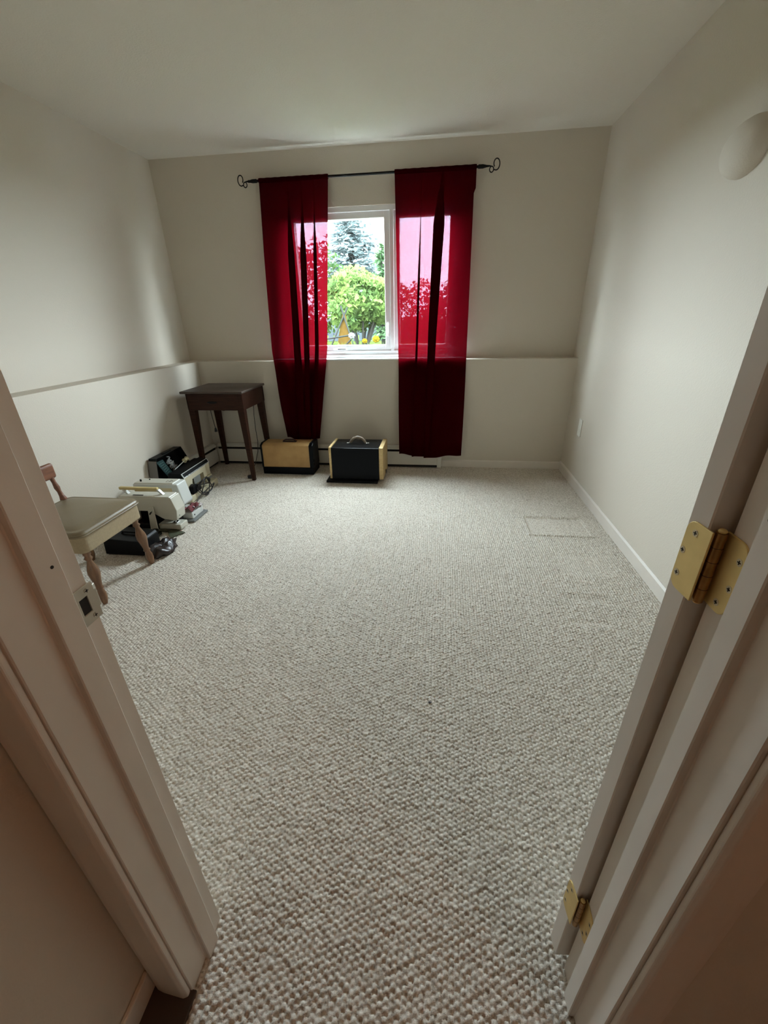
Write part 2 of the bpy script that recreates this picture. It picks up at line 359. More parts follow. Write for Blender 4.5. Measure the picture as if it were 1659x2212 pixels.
# door, swung back against the wall
A = Vector((.2868, .4195, 0)); nv = Vector((-.098, .9952, 0)); uv = Vector((.9952, .098, 0))
P = [A, A+uv*.735, A+uv*.735+nv*.031, A+nv*.031]
dr = struct(MB().hexa([p+Vector((0, 0, .022)) for p in P]+[p+Vector((0, 0, 2.03)) for p in P], .0015, 1), 'door_1', TRIM, 'white door swung fully open, seen by its edge', 'door')
# strike plate
tp = thing('strike_plate', 'grey metal strike plate screwed to the left jamb', 'strike plate', (JL, .388, .878))
zz0, zz1, ya, yb = .877, .932, .3745, .409
def strikepoly():
    r = .009; pts = []
    for cy_, cz_, a0 in ((yb-r, zz0+r, -90), (yb-r, zz1-r, 0)):
        for k in range(6): a = math.radians(a0+18*k); pts.append((cy_+r*math.cos(a), cz_+r*math.sin(a)))
    pts += [(ya, zz1), (ya, zz0)]; return pts
# plate with a square opening: four pieces around it
hy0, hy1, hz0, hz1 = .379, .393, .893, .917
mb = MB()
mb.box((JL, ya, hz1), (JL+.0025, yb-.003, zz1), .0008, 1).box((JL, ya, zz0), (JL+.0025, yb-.003, hz0), .0008, 1)
mb.box((JL, ya, hz0-.001), (JL+.0025, hy0, hz1+.001)).box((JL, hy1, hz0-.001), (JL+.0025, yb-.001, hz1+.001))
mb.hexa([(JL, yb-.004, zz0+.006), (JL+.0025, yb-.004, zz0+.006), (JL-.002, yb+.004, zz0+.008), (JL-.005, yb+.004, zz0+.008),
         (JL, yb-.004, zz1-.006), (JL+.0025, yb-.004, zz1-.006), (JL-.002, yb+.004, zz1-.008), (JL-.005, yb+.004, zz1-.008)], .0006, 1)
mb.build('plate', STEEL, tp)
MB().box((JL-.0, hy0-.0005, hz0-.0005), (JL+.0008, hy1+.0005, hz1+.0005)).build('latch_hole', DARKGAP, tp)
for z_ in (.885, .9245):
    s_ = MB().cyl((JL+.001, .394, z_), (JL+.0034, .394, z_), .0035, n=12).build('screw', STEEL, tp)
    MB().box((JL+.0034, .3915, z_-.0006), (JL+.0037, .3965, z_+.0006)).box((JL+.0034, .3934, z_-.0025), (JL+.0037, .3946, z_+.0025)).build('slot', DARKGAP, s_)
# hinges
def rounded(w0, w1, z0, z1, r):      # rounded on the w1 side
    pts = [(w0, z0)]
    for c_, a0 in (((w1-r, z0+r), -90), ((w1-r, z1-r), 0)):
        for k in range(8): a = math.radians(a0+90/7*k); pts.append((c_[0]+r*math.cos(a), c_[1]+r*math.sin(a)))
    pts.append((w0, z1)); return pts
def hinge(z0, label):
    z1 = z0+.086; r = .013
    t = thing('door_hinge', label, 'hinge', (.302, .412, z0), 'brass door hinges')
    bx, by = .2955, .4118
    def jf(q): return (JR-.0022+q[0], q[1], q[2])
    # leaf on jamb: plane x = JR
    MB().prism([(.4115-a, z) for a, z in rounded(-.004, .0315, z0, z1, r)], 'x', JR-.0022, JR+.0002, .0005, 1).build('jamb_leaf', BRASS, t)
    # leaf on the door edge
    dn = -uv
    def df(q): return tuple(A+nv*q[1]+dn*q[0]+Vector((0, 0, q[2])))
    MB().prism(rounded(-.0095, .0275, z0, z1, r), 'x', -.0002, .0022, .0005, 1, fn=df).build('door_leaf', BRASS, t)
    mb = MB()
    for k in range(5):
        za = z0+.0172*k; mb.cyl((bx, by, za+.0001), (bx, by, za+.0170), .0054, n=20)
    br = mb.build('barrel', BRASSD, t)
    sm = MB()
    for k in range(1, 5): sm.cyl((bx, by, z0+.0172*k-.0003), (bx, by, z0+.0172*k+.0003), .00555, n=20)
    sm.build('knuckle_seams', DARKGAP, br)
    MB().ell((bx, by, z1+.0015), (.0042, .0042, .003)).build('pin_head', BRASS, t); MB().cyl((bx, by, z0-.002), (bx, by, z0), .0035).build('pin_tip', BRASS, t)
    for k, (o_, z_) in enumerate(((.0160, .011), (.0255, .034), (.0250, .066))):
        p0 = Vector((JR-.0018, .4115-o_, z0+z_)); d_ = Vector((-1, 0, 0)); e_ = Vector((0, 1, 0))
        p1 = A+nv*((.0205, .0225, .0125)[k])+Vector((0, 0, z0+(.019, .048, .074)[k]))+dn*.0018
        for p_, dd, ee in ((p0, d_, e_), (p1, dn, nv)):
            s_ = MB().cyl(p_, p_+dd*.0007, .0042, n=16).build('screw', SCREW, t)
            q = p_+dd*.0007; zv = Vector((0, 0, 1)); m_ = MB()
            for a_, b_ in ((ee, zv), (zv, ee)):
                c8 = [q+a_*sa*.0023+b_*sb*.0006+dd*sd for sd in (0, .0003) for sa, sb in ((-1, -1), (1, -1), (1, 1), (-1, 1))]
                m_.hexa(c8)
            m_.build('cross_slot', DARKGAP, s_)
    return t
hinge(.950, 'brass door hinge on the right jamb, higher of the two in the picture')
hinge(.186, 'brass door hinge near the carpet on the right jamb')

# ------------------------------------------------------------------ window
win = tag(bpy.data.objects.new('window_1', None), 'white vinyl window with two panes between the red curtains', 'window', kind='structure')
COL.objects.link(win); win.location = (-.55, 3.77, LZ); ORG['window_1'] = (-.55, 3.77, LZ)
yf = 3.722
def rim(x0, x1, z0, z1, y0, y1, w, wb=None, bev=.003):
    wb = wb or w
    return MB().box((x0, y0, z0), (x0+w, y1, z1), bev).box((x1-w, y0, z0), (x1, y1, z1), bev).box((x0+w-.001, y0, z0), (x1-w+.001, y1, z0+wb), bev).box((x0+w-.001, y0, z1-w), (x1-w+.001, y1, z1), bev)
rim(WX0, WX1, .945, WZ1, yf, 3.86, .035).box((-.405, yf, .975), (-.375, 3.86, WZ1-.03), .003).build('window_frame', VINYL, win)
sa = rim(-1.20, -.405, .98, 1.962, yf+.012, 3.80, .044, .044).build('casement_sash', VINYL, win)
sb_ = rim(-.375, .095, .98, 1.962, yf+.02, 3.80, .044, .044).build('fixed_sash', VINYL, win)
MB().box((-1.16, 3.765, 1.02), (-.445, 3.771, 1.922)).build('glass_pane', GLASS, sa)
MB().box((-.335, 3.765, 1.02), (.055, 3.771, 1.922)).build('glass_pane', GLASS, sb_)
MB().box((-.432, 3.722, 1.09), (-.418, 3.737, 1.20), .003).tube([(-.425, 3.724, 1.19), (-.425, 3.708, 1.185), (-.425, 3.705, 1.14), (-.425, 3.707, 1.11)], .005).build('latch_handle', VINYL, win)
MB().box((-.90, 3.706, .985), (-.78, 3.727, 1.0), .004).build('crank_cover', VINYL, win)
MB().tube([(-.86, 3.706, .995), (-.83, 3.70, .997), (-.79, 3.70, .997)], .004).build('crank_handle', BLACK, win)
MB().box((-1.40, DL+.004, LZ), (.02+.19, 3.76, LZ+.012), .003).box((WX0+.002, 3.69, LZ+.01), (WX1-.002, 3.74, .948), .003).build('sill', VINYL, win)

# ------------------------------------------------------------------ curtains and rod
YR = 3.655
rod = thing('curtain_rod', 'thin black curtain rod with scroll finials above the window', 'curtain rod', (-.57, YR, 2.10))
rod_z = lambda x: 2.165
MB().cyl((-1.445, YR, 2.165), (.271, YR, 2.165), .0085, n=12).build('rod', IRON, rod)
for sx, x0 in ((-1, -1.378), (1, .224)):
    MB().lathe([(.006, 0), (.0125, .04), (.0125, .4), (.007, .7), (.004, 1)], (x0, YR, 2.165), (x0+sx*.085, YR, 2.165), 12).build('collar', IRON, rod)
    c = x0+sx*.112
    pts = [(x0+sx*.075, YR, 2.165), (x0+sx*.088, YR, 2.164)]
    # small loop below then the big open ring
    for k in range(15): a = PI/2-2*PI*k/14*.95; pts.append((c-sx*.018+sx*.0135*math.cos(a), YR, 2.146+.0165*math.sin(a)))
    MB().tube(pts, .0034, 8).build('small_scroll', IRON, rod)
    pts = []
    for k in range(26):
        a = -PI*.62+2*PI*k/25*.93; rr = .030-.012*(k/25)**2
        pts.append((c+sx*.012+sx*rr*.8*math.cos(a), YR, 2.175+rr*1.15*math.sin(a)))
    pts = [(c-sx*.005, YR, 2.143)]+pts
    MB().tube(pts, .0036, 8).build('scroll_finial', IRON, rod)
for x in (-1.31, .19):
    MB().box((x-.006, YR+.006, 2.152), (x+.006, D, 2.164), .002).box((x-.012, D-.004, 2.12), (x+.012, D, 2.19), .002).build('bracket', IRON, rod)
def smooth(a, b, x): t = min(1, max(0, (x-a)/(b-a))); return t*t*(3-2*t)
def make_curtain(name, label, xl, xr, zt, zb, folds, ybot, extra):
    """xl, xr: edges as functions of v (0 top, 1 bottom); folds: list of (centre(v), width, overlap(v), depth(v))"""
    t = thing(name, label, 'curtain', ((xl(1)+xr(1))/2, YR, zb))
    def f(u, v, ztop=zt, off=0.):
        s = u; x = lerp(xl(v), xr(v), s)
        y = (lerp(YR-.002, 3.572, v/.6) if v < .6 else lerp(3.572, ybot, smooth(.6, .88, v))) + off
        for c_, w_, a_, d_ in folds:
            q = (s-c_(v))/w_
            if abs(q) < .5:
                win_ = math.cos(PI*q)**2
                x += -a_(v)*math.sin(2*PI*q)*win_*1.5; y -= d_(v)*(math.cos(2*PI*q)*.5+.5)*win_ - .0*q
        y += extra(u, v); z = lerp(ztop, zb, v)
        return x, y, z
    def main(u, v):
        x, y, z = f(u, v)
        return x, y, z+.006*math.sin(u*17+1)*v+.012*smooth(.5, 1, v)*math.cos(u*6.3)
    MB().grid(main, 150, 70).build('drape', CURT, t)
    def pocket(u, v):
        a = -PI/2+v*2*PI; x = lerp(xl(0), xr(0), u)
        for c_, w_, a_, d_ in folds:
            q = (u-c_(0))/w_
            if abs(q) < .5: x += -a_(0)*math.sin(2*PI*q)*math.cos(PI*q)**2
        r = .0135+.0006*math.sin(u*60)
        return x, YR+r*math.cos(a), 2.165+r*1.15*math.sin(a)
    MB().grid(pocket, 90, 14).build('rod_pocket', CURT, t)
    def hem(u, v):
        x, y, z = main(u, .955+.045*v); return x, y+.0025, z+.001
    MB().grid(hem, 150, 4).build('hem', CURT, t)
    return t
def pl(*k):           # piecewise linear over v
    def g(v):
        for (a, fa), (b_, fb) in zip(k, k[1:]):
            if v <= b_: return lerp(fa, fb, (v-a)/(b_-a))
        return k[-1][1]
    return g
make_curtain('curtain', 'sheer red curtain left of the window, hanging behind the tan case',
    pl((0, -1.363), (.25, -1.381), (.62, -1.395), (1, -1.325)), pl((0, -.840), (.6, -.918), (.85, -.98), (1, -1.03)), 2.161, .262,
    [(pl((0, .42), (1, .50)), .22, pl((0, .012), (.25, .045), (1, .05)), pl((0, .004), (.2, .02), (1, .035))),
     (pl((0, .62), (1, .66)), .17, pl((0, .008), (.25, .038), (1, .035)), pl((0, .003), (.2, .02), (1, .03))),
     (pl((0, .80), (1, .84)), .16, pl((0, .005), (.25, .026), (1, .03)), pl((0, .003), (.2, .018), (1, .03)))],
    3.502, lambda u, v: -.006*math.sin(u*21+v*2)*smooth(.05, .4, v))
make_curtain('curtain', 'sheer red curtain right of the window, hem just above the carpet',
    pl((0, -.356), (.5, -.330), (1, -.318)), pl((0, .216), (.06, .218), (.065, .206), (.7, .222), (1, .222)), 2.161, .125,
    [(pl((0, .60), (.5, .50), (1, .44)), .34, pl((0, .03), (.15, .070), (.6, .060), (1, .05)), pl((0, .006), (.15, .03), (1, .03))),
     (pl((0, .35), (.5, .28), (1, .22)), .14, pl((0, .006), (.3, .02), (1, .02)), pl((0, .003), (.3, .012), (1, .02)))],
    3.498, lambda u, v: -.005*math.sin(u*14+v*2.5)*smooth(.05, .5, v))

# ------------------------------------------------------------------ baseboard heaters
HF = 3.528
h1 = thing('baseboard_heater', 'long white baseboard heater below the window', 'heater', (-1.0, DL, 0))
xa, xb = XLL+.06, .022
MB().prism([(HF, .032), (HF+.004, .032), (HF+.004, .150), (HF, .152)], 'x', xa, xb-.005).build('front_cover', HEAT, h1)
MB().prism([(HF-.001, .172), (HF+.022, .196), (DL-.001, .198), (DL-.001, .190), (HF+.022, .188), (HF+.003, .170)], 'x', xa, xb).box((xa, HF+.001, .181), (xb, HF+.005, .186)).build('hood', HEAT, h1)
MB().box((xa, HF+.02, .01), (xb, DL-.001, .19)).box((xa, HF+.0045, .012), (xb, HF+.03, .03)).build('dark_interior', DARKGAP, h1)
MB().box((xb-.006, HF-.004, .008), (xb+.032, DL-.001, .200), .004).build('end_cap', HEAT, h1)
h2 = thing('baseboard_heater', 'short baseboard heater on the left wall under the dark table', 'heater', (XLL, 3.3, 0))
XH = XLL+.056
def hx(pts): return [(XLL+(DL-y)*1.0, z) for y, z in pts]
MB().prism(hx([(HF, .032), (HF+.004, .032), (HF+.004, .150), (HF, .152)]), 'y', 3.06, HF).build('front_cover', HEAT, h2)
MB().prism(hx([(HF-.001, .172), (HF+.022, .196), (DL-.001, .198), (DL-.001, .190), (HF+.022, .188), (HF+.003, .170)]), 'y', 3.06, HF).build('hood', HEAT, h2)
MB().box((XLL+.001, 3.065, .01), (XLL+.036, HF, .187)).build('dark_interior', DARKGAP, h2)
MB().box((XLL+.001, 3.045, .008), (XLL+.06, 3.065, .2), .004).build('end_cap', HEAT, h2)

# ------------------------------------------------------------------ outlet and dome on the right wall
t = thing('wall_outlet', 'small outlet plate low on the right wall near the corner', 'outlet', (XR, 3.25, .385))
MB().box((XR-.006, 3.215, .385), (XR, 3.285, .513), .002).build('plate', PLATEW, t)
for z in (.425, .475): MB().cyl((XR-.0075, 3.25, z), (XR-.004, 3.25, z), .016).build('socket', PLATEW, t)
t = thing('wall_fixture', 'pale domed fixture high on the right wall at the picture edge', 'wall fixture', (XR, 2.06, 1.77))
MB().ell((XR, 2.05, 1.765), (.07, .125, .09)).build('dome', WALL, t)
MB().cyl((XR-.006, 2.05, 1.765), (XR, 2.05, 1.765), .06, n=24).build('back_plate', FIXT, t)

# ------------------------------------------------------------------ sewing table
tb = thing('sewing_table', 'dark wooden sewing table with four tapered legs in the far left corner', 'table', (-1.76, 3.31, 0))
tx0, tx1, ty0, ty1, tz = -2.01, -1.495, 3.088, 3.545, .742
MB().box((tx0, ty0, tz-.018), (tx1, ty1, tz), .004).build('tabletop', WOODTOP, tb)
ix0, ix1, iy0, iy1 = tx0+.035, tx1-.012, ty0+.02, ty1-.015
mb = MB().box((ix0, iy1-.018, tz-.145), (ix1, iy1, tz-.018)).box((ix0, iy0, tz-.145), (ix0+.018, iy1, tz-.018)).box((ix1-.018, iy0, tz-.145), (ix1, iy1, tz-.018))
mb.build('apron', WOOD, tb)
df = MB().box((ix0+.008, iy0-.004, tz-.147), (ix1-.03, iy0+.014, tz-.02), .003).build('drawer_front', WOOD, tb)
MB().ell(((ix0+ix1)/2-.02, iy0-.004, tz-.085), (.045, .004, .009), 16, 8).build('finger_pull', IRON, df)
MB().box((ix0+.03, iy0+.05, tz-.135), (ix1-.04, iy1-.03, tz-.11)).build('machine_well', WOOD, tb)
for (lx, ly, sx, sy) in ((ix0, iy0, 1, 1), (ix1-.002, iy0-.003, -1, 1), (ix0, iy1, 1, -1), (ix1-.002, iy1, -1, -1)):
    w, wb_ = .052, .028; z0, z1 = 0.006, tz-.019
    zt = tz-.15
    Q = lambda ww, z: [(lx, ly, z), (lx+sx*ww, ly, z), (lx+sx*ww, ly+sy*ww, z), (lx, ly+sy*ww, z)]
    MB().hexa(Q(wb_, z0)+Q(w, zt), .003).hexa(Q(w, zt-.002)+Q(w, z1), .003).build('leg', WOOD, tb)
cd = MB().tube([(-1.90, 3.30, .61), (-1.897, 3.30, .52), (-1.887, 3.295, .44), (-1.883, 3.294, .405)], .0028).build('hanging_cord', CORDB, tb)
MB().lathe([(.004, 0), (.008, .2), (.013, .9), (.012, 1)], (-1.883, 3.294, .41), (-1.882, 3.294, .375), 10).build('plug', CORDB, cd)
MB().tube([(-1.80+.09*k/10, 3.25, .60-.035*math.sin(PI*k/10)) for k in range(11)], .003).build('looped_cord', CORDB, tb)
pts = [(-1.555, 3.40, .60), (-1.557, 3.38, .5), (-1.553, 3.36, .38), (-1.541, 3.34, .28), (-1.537, 3.30, .2), (-1.545, 3.24, .12), (-1.565, 3.19, .05), (-1.572, 3.17, .035)]
cd = MB().tube(pts, .0028).build('trailing_cord', CORDB, tb)
MB().box((-1.595, 3.145, .008), (-1.55, 3.175, .034), .006).build('plug', CORDB, cd)

# ------------------------------------------------------------------ tan case and black case under the window
t = thing('sewing_machine_case', 'worn tan case with black ends and base in front of the left curtain', 'case', (-1.27, 3.37, 0))
MB().box((-1.500, 3.275, .008), (-1.045, 3.468, .070), .004).build('base', BLACKV, t)
MB().prism([(3.282, .070), (3.460, .070), (3.455, .272), (3.330, .272), (3.292, .258)], 'x', -1.492, -1.072, .003).build('tan_panel', TAN, t)
for x0, x1 in ((-1.505, -1.490), (-1.074, -1.040)):
    MB().prism([(3.276, .068), (3.466, .068), (3.462, .277), (3.326, .279), (3.286, .262)], 'x', x0, x1, .004).build('black_end', BLACKV, t)
MB().box((-1.325, 3.36, .272), (-1.205, 3.40, .276), .001).tube([(-1.325, 3.38, .276), (-1.30, 3.38, .290), (-1.23, 3.38, .290), (-1.205, 3.38, .276)], .007).build('handle', mat('dark_red_leather', (.03, .008, .008), .5), t)
for z in (.12, .09): MB().box((-1.0405, 3.29, z), (-1.036, 3.31, z+.02), .001).build('catch', IRON, t)
t = thing('sewing_machine_case', 'black case with pale wood ends and arched handle, before the heater', 'case', (-.66, 3.29, 0))
MB().box((-.890, 3.105, .006), (-.462, 3.46, .024), .003).build('base_board', BLACK, t)
sh = [(3.150, .024), (3.455, .024), (3.455, .26), (3.43, .288), (3.165, .286)]
MB().prism([(3.146, .026), (3.452, .026), (3.452, .262), (3.428, .287), (3.160, .287)], 'x', -.846, -.452, .004).build('body', BLACKV, t)
for x0, x1 in ((-.866, -.846), (-.452, -.418)):
    MB().prism([(3.150, .026), (3.456, .026), (3.456, .268), (3.434, .293), (3.154, .293)], 'x', x0, x1, .004).build('wood_end', PLY, t)
MB().tube([(-.715, 3.30, .289), (-.700, 3.30, .310), (-.680, 3.30, .330), (-.645, 3.30, .341), (-.610, 3.30, .330), (-.592, 3.30, .310), (-.578, 3.30, .289)], [.009, .012, .0125, .0125, .0125, .012, .009], 10).build('handle', TAUPEH, t)
for x in (-.722, -.571): MB().box((x-.020, 3.289, .287), (x+.020, 3.311, .294), .002).build('handle_mount', CHROME, t)
MB().box((-.4185, 3.30, .03), (-.414, 3.325, .06), .001).build('catch', IRON, t)

# ------------------------------------------------------------------ sewing chair
t = thing('sewing_chair', 'low sewing chair with beige padded seat and turned wooden legs', 'chair', (-1.75, 1.63, 0))
sx0, sx1, sy0, sy1 = -1.972, -1.553, 1.418, 1.832
def rrect(x0, x1, y0, y1, r, n=6):
    pts = []
    for cx, cy, a0 in ((x1-r, y0+r, -90), (x1-r, y1-r, 0), (x0+r, y1-r, 90), (x0+r, y0+r, 180)):
        for k in range(n+1): a = math.radians(a0+90*k/n); pts.append((cx+r*math.cos(a), cy+r*math.sin(a)))
    return pts
MB().prism(rrect(sx0+.008, sx1-.006, sy0+.006, sy1-.006, .035), 'z', .292, .376, .006).build('skirt', SKIRT, t)
def cushion(u, v):
    x = lerp(sx0, sx1, u); y = lerp(sy0, sy1, v)
    e = min(u, 1-u, v, 1-v); hgt = .020*(1-(1-min(1, e/.16))**2)
    return x, y, .382+hgt
rr = rrect(sx0, sx1, sy0, sy1, .04)
bm_ = MB().prism(rr, 'z', .374, .390, .004)
# domed pad in rings
t_ = bmesh.new(); rings = []
for k, (ins, z) in enumerate(((0, .386), (.004, .395), (.016, .400), (.024, .397), (.034, .402), (.07, .409), (.13, .412), (.19, .413))):
    rings.append([t_.verts.new((x, y, z)) for x, y in rrect(sx0+ins, sx1-ins, sy0+ins, sy1-ins, max(.012, .04-ins*.2))])
for A_, B_ in zip(rings, rings[1:]):
    for k in range(len(A_)): t_.faces.new((A_[k], A_[(k+1) % len(A_)], B_[(k+1) % len(A_)], B_[k]))
t_.faces.new(rings[-1]); bm_._add(t_, True)
bm_.build('seat', SEATV, t)
MB().tube([(x, y, .378) for x, y in rrect(sx0-.001, sx1+.001, sy0-.001, sy1+.001, .04)], .004, 8, True).build('piping', SEATV, t)
LEGP = [(.014, 0), (.017, .03), (.017, .07), (.012, .10), (.019, .14), (.011, .18), (.012, .20), (.024, .34), (.026, .42), (.019, .56), (.014, .66), (.019, .69), (.0135, .72), (.019, .80), (.019, .88), (.014, .96), (.011, 1)]
for (x0, y0, x1, y1) in ((-1.592, 1.458, -1.576, 1.443), (-1.592, 1.792, -1.574, 1.806), (-1.925, 1.458, -1.945, 1.443), (-1.925, 1.792, -1.945, 1.806)):
    MB().lathe(LEGP, (x0, y0, .294), (x1, y1, .006), 16).build('leg', MAPLE, t)
MB().box((-1.998, 1.43, .512), (-1.974, 1.815, .592), .014, 4).build('back_rail', REDWOOD, t)
for y in (1.785, 1.46):
    MB().lathe([(.012, 0), (.019, .12), (.012, .3), (.010, .45), (.014, .6), (.010, .8), (.012, 1)], (-1.955, y, .374), (-1.986, y, .524), 12).build('back_post', REDWOOD, t)

# ------------------------------------------------------------------ things on the floor behind the chair
t = thing('carrying_case', 'low black case on the carpet behind the chair', 'case', (-1.78, 1.95, 0))
MB().prism([(-1.912, .008), (-1.665, .008), (-1.668, .085), (-1.68, .10), (-1.88, .112), (-1.905, .09)], 'y', 1.868, 2.03, .006).build('body', BLACK, t)
MB().tube([(-1.84, 1.95, .104), (-1.83, 1.95, .120), (-1.73, 1.95, .116), (-1.72, 1.95, .100)], .007).build('handle', BLACK, t)
def crumple(u, v):
    a = u*2*PI; r = [0, .55, 1, 1.04, .95, .75, .5, .2, 0][min(8, int(round(v*8)))]
    z = [.006, .006, .008, .022, .038, .05, .055, .048, .042][min(8, int(round(v*8)))]
    n = .12*math.sin(a*3+v*7)+.09*math.sin(a*7+v*13)+.07*math.sin(a*11-v*19)
    x = -1.592+.057*r*(1+n)*math.cos(a)*1.05; y = 1.940+.104*r*(1+n*.7)*math.sin(a)
    return x, y, max(.004, z*(1+.35*math.sin(a*4+v*9)*min(1, r)*(v > .3)))
o = MB().grid(crumple, 64, 8).build('plastic_bag', BAG); tag(o, 'crumpled dark brown plastic bag beside the front chair leg', 'bag')
t = thing('foot_pedal', 'glossy black foot pedal lying by the brown plastic bag', 'pedal', (-1.75, 2.10, 0))
GLOSS = mat('glossy_black', (.012, .012, .013), .12)
MB().box((-1.782, 2.062, .008), (-1.722, 2.132, .03), .006).build('base', GLOSS, t)
MB().ell((-1.750, 2.100, .036), (.028, .036, .024)).build('treadle', GLOSS, t)
MB().tube([(-1.782, 2.11, .02), (-1.81, 2.12, .012), (-1.84, 2.09, .012), (-1.87, 2.12, .012)], .003).build('cord', CORDB, t)
o = MB().hexa([(-1.798, 2.134, .006), (-1.752, 2.134, .006), (-1.752, 2.141, .006), (-1.798, 2.141, .006), (-1.800, 2.165, .176), (-1.758, 2.165, .190), (-1.758, 2.157, .190), (-1.800, 2.157, .176)], .003)
t = thing('slide_plate', 'loose white cover plate standing against the nearest sewing machine', 'cover plate', (-1.775, 2.154, 0))
o.build('plate', MACHW, t)
MB().prism([(-1.790, .140), (-1.780, .152), (-1.765, .163), (-1.770, .150), (-1.782, .136)], 'y', 2.1455, 2.1475).build('slot', DARKGAP, t)
# --- nearest sewing machine (white, with an ivory carrying handle)
t = thing('sewing_machine', 'white sewing machine with ivory carrying handle, nearest of three on the floor', 'sewing machine', (-1.81, 2.24, 0), 'sewing machines on the floor')
MB().box((-2.0, 2.180, .016), (-1.775, 2.265, .050), .004).build('base', BLACK, t)
MB().box((-1.778, 2.185, .016), (-1.622, 2.268, .052), .006).build('bed', MACHW, t)
MB().hexa([(-2.02, 2.165, .006), (-1.70, 2.165, .006), (-1.70, 2.268, .006), (-2.02, 2.268, .006), (-2.02, 2.165, .017), (-1.70, 2.165, .017), (-1.70, 2.268, .017), (-2.02, 2.268, .017)], .002).hexa([(-1.71, 2.166, .006), (-1.640, 2.085, .006), (-1.588, 2.166, .006), (-1.70, 2.21, .006), (-1.71, 2.166, .012), (-1.640, 2.085, .012), (-1.588, 2.166, .012), (-1.70, 2.21, .012)]).build('base_plate', GREENB, t)
# column, arm and head as one castings outline in x-z
arm = [(-2.0, .05), (-1.945, .05), (-1.935, .150), (-1.80, .152), (-1.71, .098), (-1.632, .090), (-1.622, .096), (-1.610, .160), (-1.632, .246), (-2.0, .240)]
MB().prism(arm, 'y', 2.168, 2.262, .003).build('arm', MACHW, t)
MB().prism([(-1.99, .238), (-1.64, .245), (-1.645, .252), (-1.985, .247)], 'y', 2.172, 2.258, .003).build('top_cover', MACHW, t)
MB().hexa([(-1.630, 2.178, .190), (-1.627, 2.178, .190), (-1.627, 2.252, .195), (-1.630, 2.252, .195), (-1.634, 2.185, .232), (-1.630, 2.185, .232), (-1.630, 2.250, .234), (-1.634, 2.250, .234)]).build('face_badge', GREYM, t)
hn = MB().box((-2.00, 2.205, .276), (-1.735, 2.228, .296), .006).build('carrying_handle', HANDLEY, t)
for x in (-1.985, -1.745):
    MB().hexa([(x+.028, 2.205, .250), (x+.044, 2.205, .250), (x+.044, 2.228, .250), (x+.028, 2.228, .250), (x, 2.205, .284), (x+.014, 2.205, .284), (x+.014, 2.228, .284), (x, 2.228, .284)], .002).build('handle_arm', MACHG, hn)
MB().box((-1.90, 2.19, .2505), (-1.83, 2.197, .2525)).build('top_slot', DARKGAP, t)
MB().cyl((-1.665, 2.21, .10), (-1.665, 2.21, .062), .004).cyl((-1.68, 2.225, .10), (-1.68, 2.225, .058), .003).box((-1.685, 2.20, .054), (-1.655, 2.235, .06), .001).build('presser_foot', CHROME, t)
MB().cyl((-1.614, 2.19, .12), (-1.610, 2.19, .12), .004).build('face_screw', GREYM, t)
t = thing('dark_filler_box', 'black box added to darken the gap between the two white sewing machines', 'box', (-1.83, 2.29, 0))  # invented box, put in to make the space behind the arm dark
MB().box((-2.0, 2.272, .008), (-1.672, 2.306, .158), .004).build('body', BLACK, t)
MB().box((-1.998, 2.2715, .130), (-1.674, 2.3065, .134)).build('filler_seam', DARKGAP, t)
# --- middle machine
t = thing('sewing_machine', 'white sewing machine with pink cloth under its needle, middle of three', 'sewing machine', (-1.82, 2.42, 0), 'sewing machines on the floor')
MB().box((-2.03, 2.312, .006), (-1.605, 2.492, .020), .003).build('base_tray', GREYP, t)
MB().box((-2.02, 2.322, .020), (-1.70, 2.482, .060), .005).box((-1.71, 2.335, .020), (-1.625, 2.470, .062), .005).build('bed', MACHG, t)
MB().prism([(-2.02, .06), (-1.93, .06), (-1.925, .160), (-1.80, .165), (-1.755, .105), (-1.690, .100), (-1.676, .12), (-1.70, .262), (-2.02, .258)], 'y', 2.352, 2.460, .007).build('arm', MACHG, t)
MB().box((-2.015, 2.3515, .196), (-1.74, 2.356, .236), .002).build('yellowed_band', MACHY, t)
MB().hexa([(-2.015, 2.358, .257), (-1.73, 2.358, .260), (-1.73, 2.454, .260), (-2.015, 2.454, .257), (-2.01, 2.364, .264), (-1.735, 2.364, .268), (-1.735, 2.448, .268), (-2.01, 2.448, .264)], .002).build('top_lid', MACHW, t)
MB().cyl((-1.98, 2.39, .262), (-1.98, 2.39, .278), .006).build('knob', IRON, t); MB().cyl((-1.935, 2.42, .262), (-1.935, 2.42, .272), .004).build('bobbin_pin', IRON, t)
MB().tube([(-1.79, 2.38, .268), (-1.78, 2.39, .276), (-1.768, 2.385, .268), (-1.76, 2.40, .275), (-1.75, 2.395, .268)], .0025).build('thread_guide', CHROME, t)
MB().cyl((-1.735, 2.41, .10), (-1.735, 2.41, .066), .004).box((-1.745, 2.40, .063), (-1.718, 2.425, .068)).build('presser_foot', CHROME, t)
MB().cyl((-1.627, 2.36, .042), (-1.6245, 2.36, .042), .006).build('port', DARKGAP, t)
def cloth(u, v):
    x = lerp(-1.705, -1.628, u); y = lerp(2.345, 2.455, v)
    return x, y, .075+.014*math.sin(u*3.1)*(.6+.4*math.sin(v*9))+.007*math.sin(u*11+v*6)+.008*math.exp(-((u-.5)/.2)**2)
o = MB().grid(cloth, 24, 24, thick=.0015).build('fabric_scrap', CLOTH); tag(o, 'dusty rose fabric scrap on the middle sewing machine bed', 'cloth')
def cloth2(u, v):
    x = lerp(-1.660, -1.618, u); y = lerp(2.40, 2.478, v)
    return x, y, .074+.006*math.sin(u*7+v*5)+.004*math.sin(v*15)
o = MB().grid(cloth2, 14, 14, thick=.0012).build('fabric_scrap', CLOTHW); tag(o, 'small white fabric scrap beside the rose fabric scrap', 'cloth')
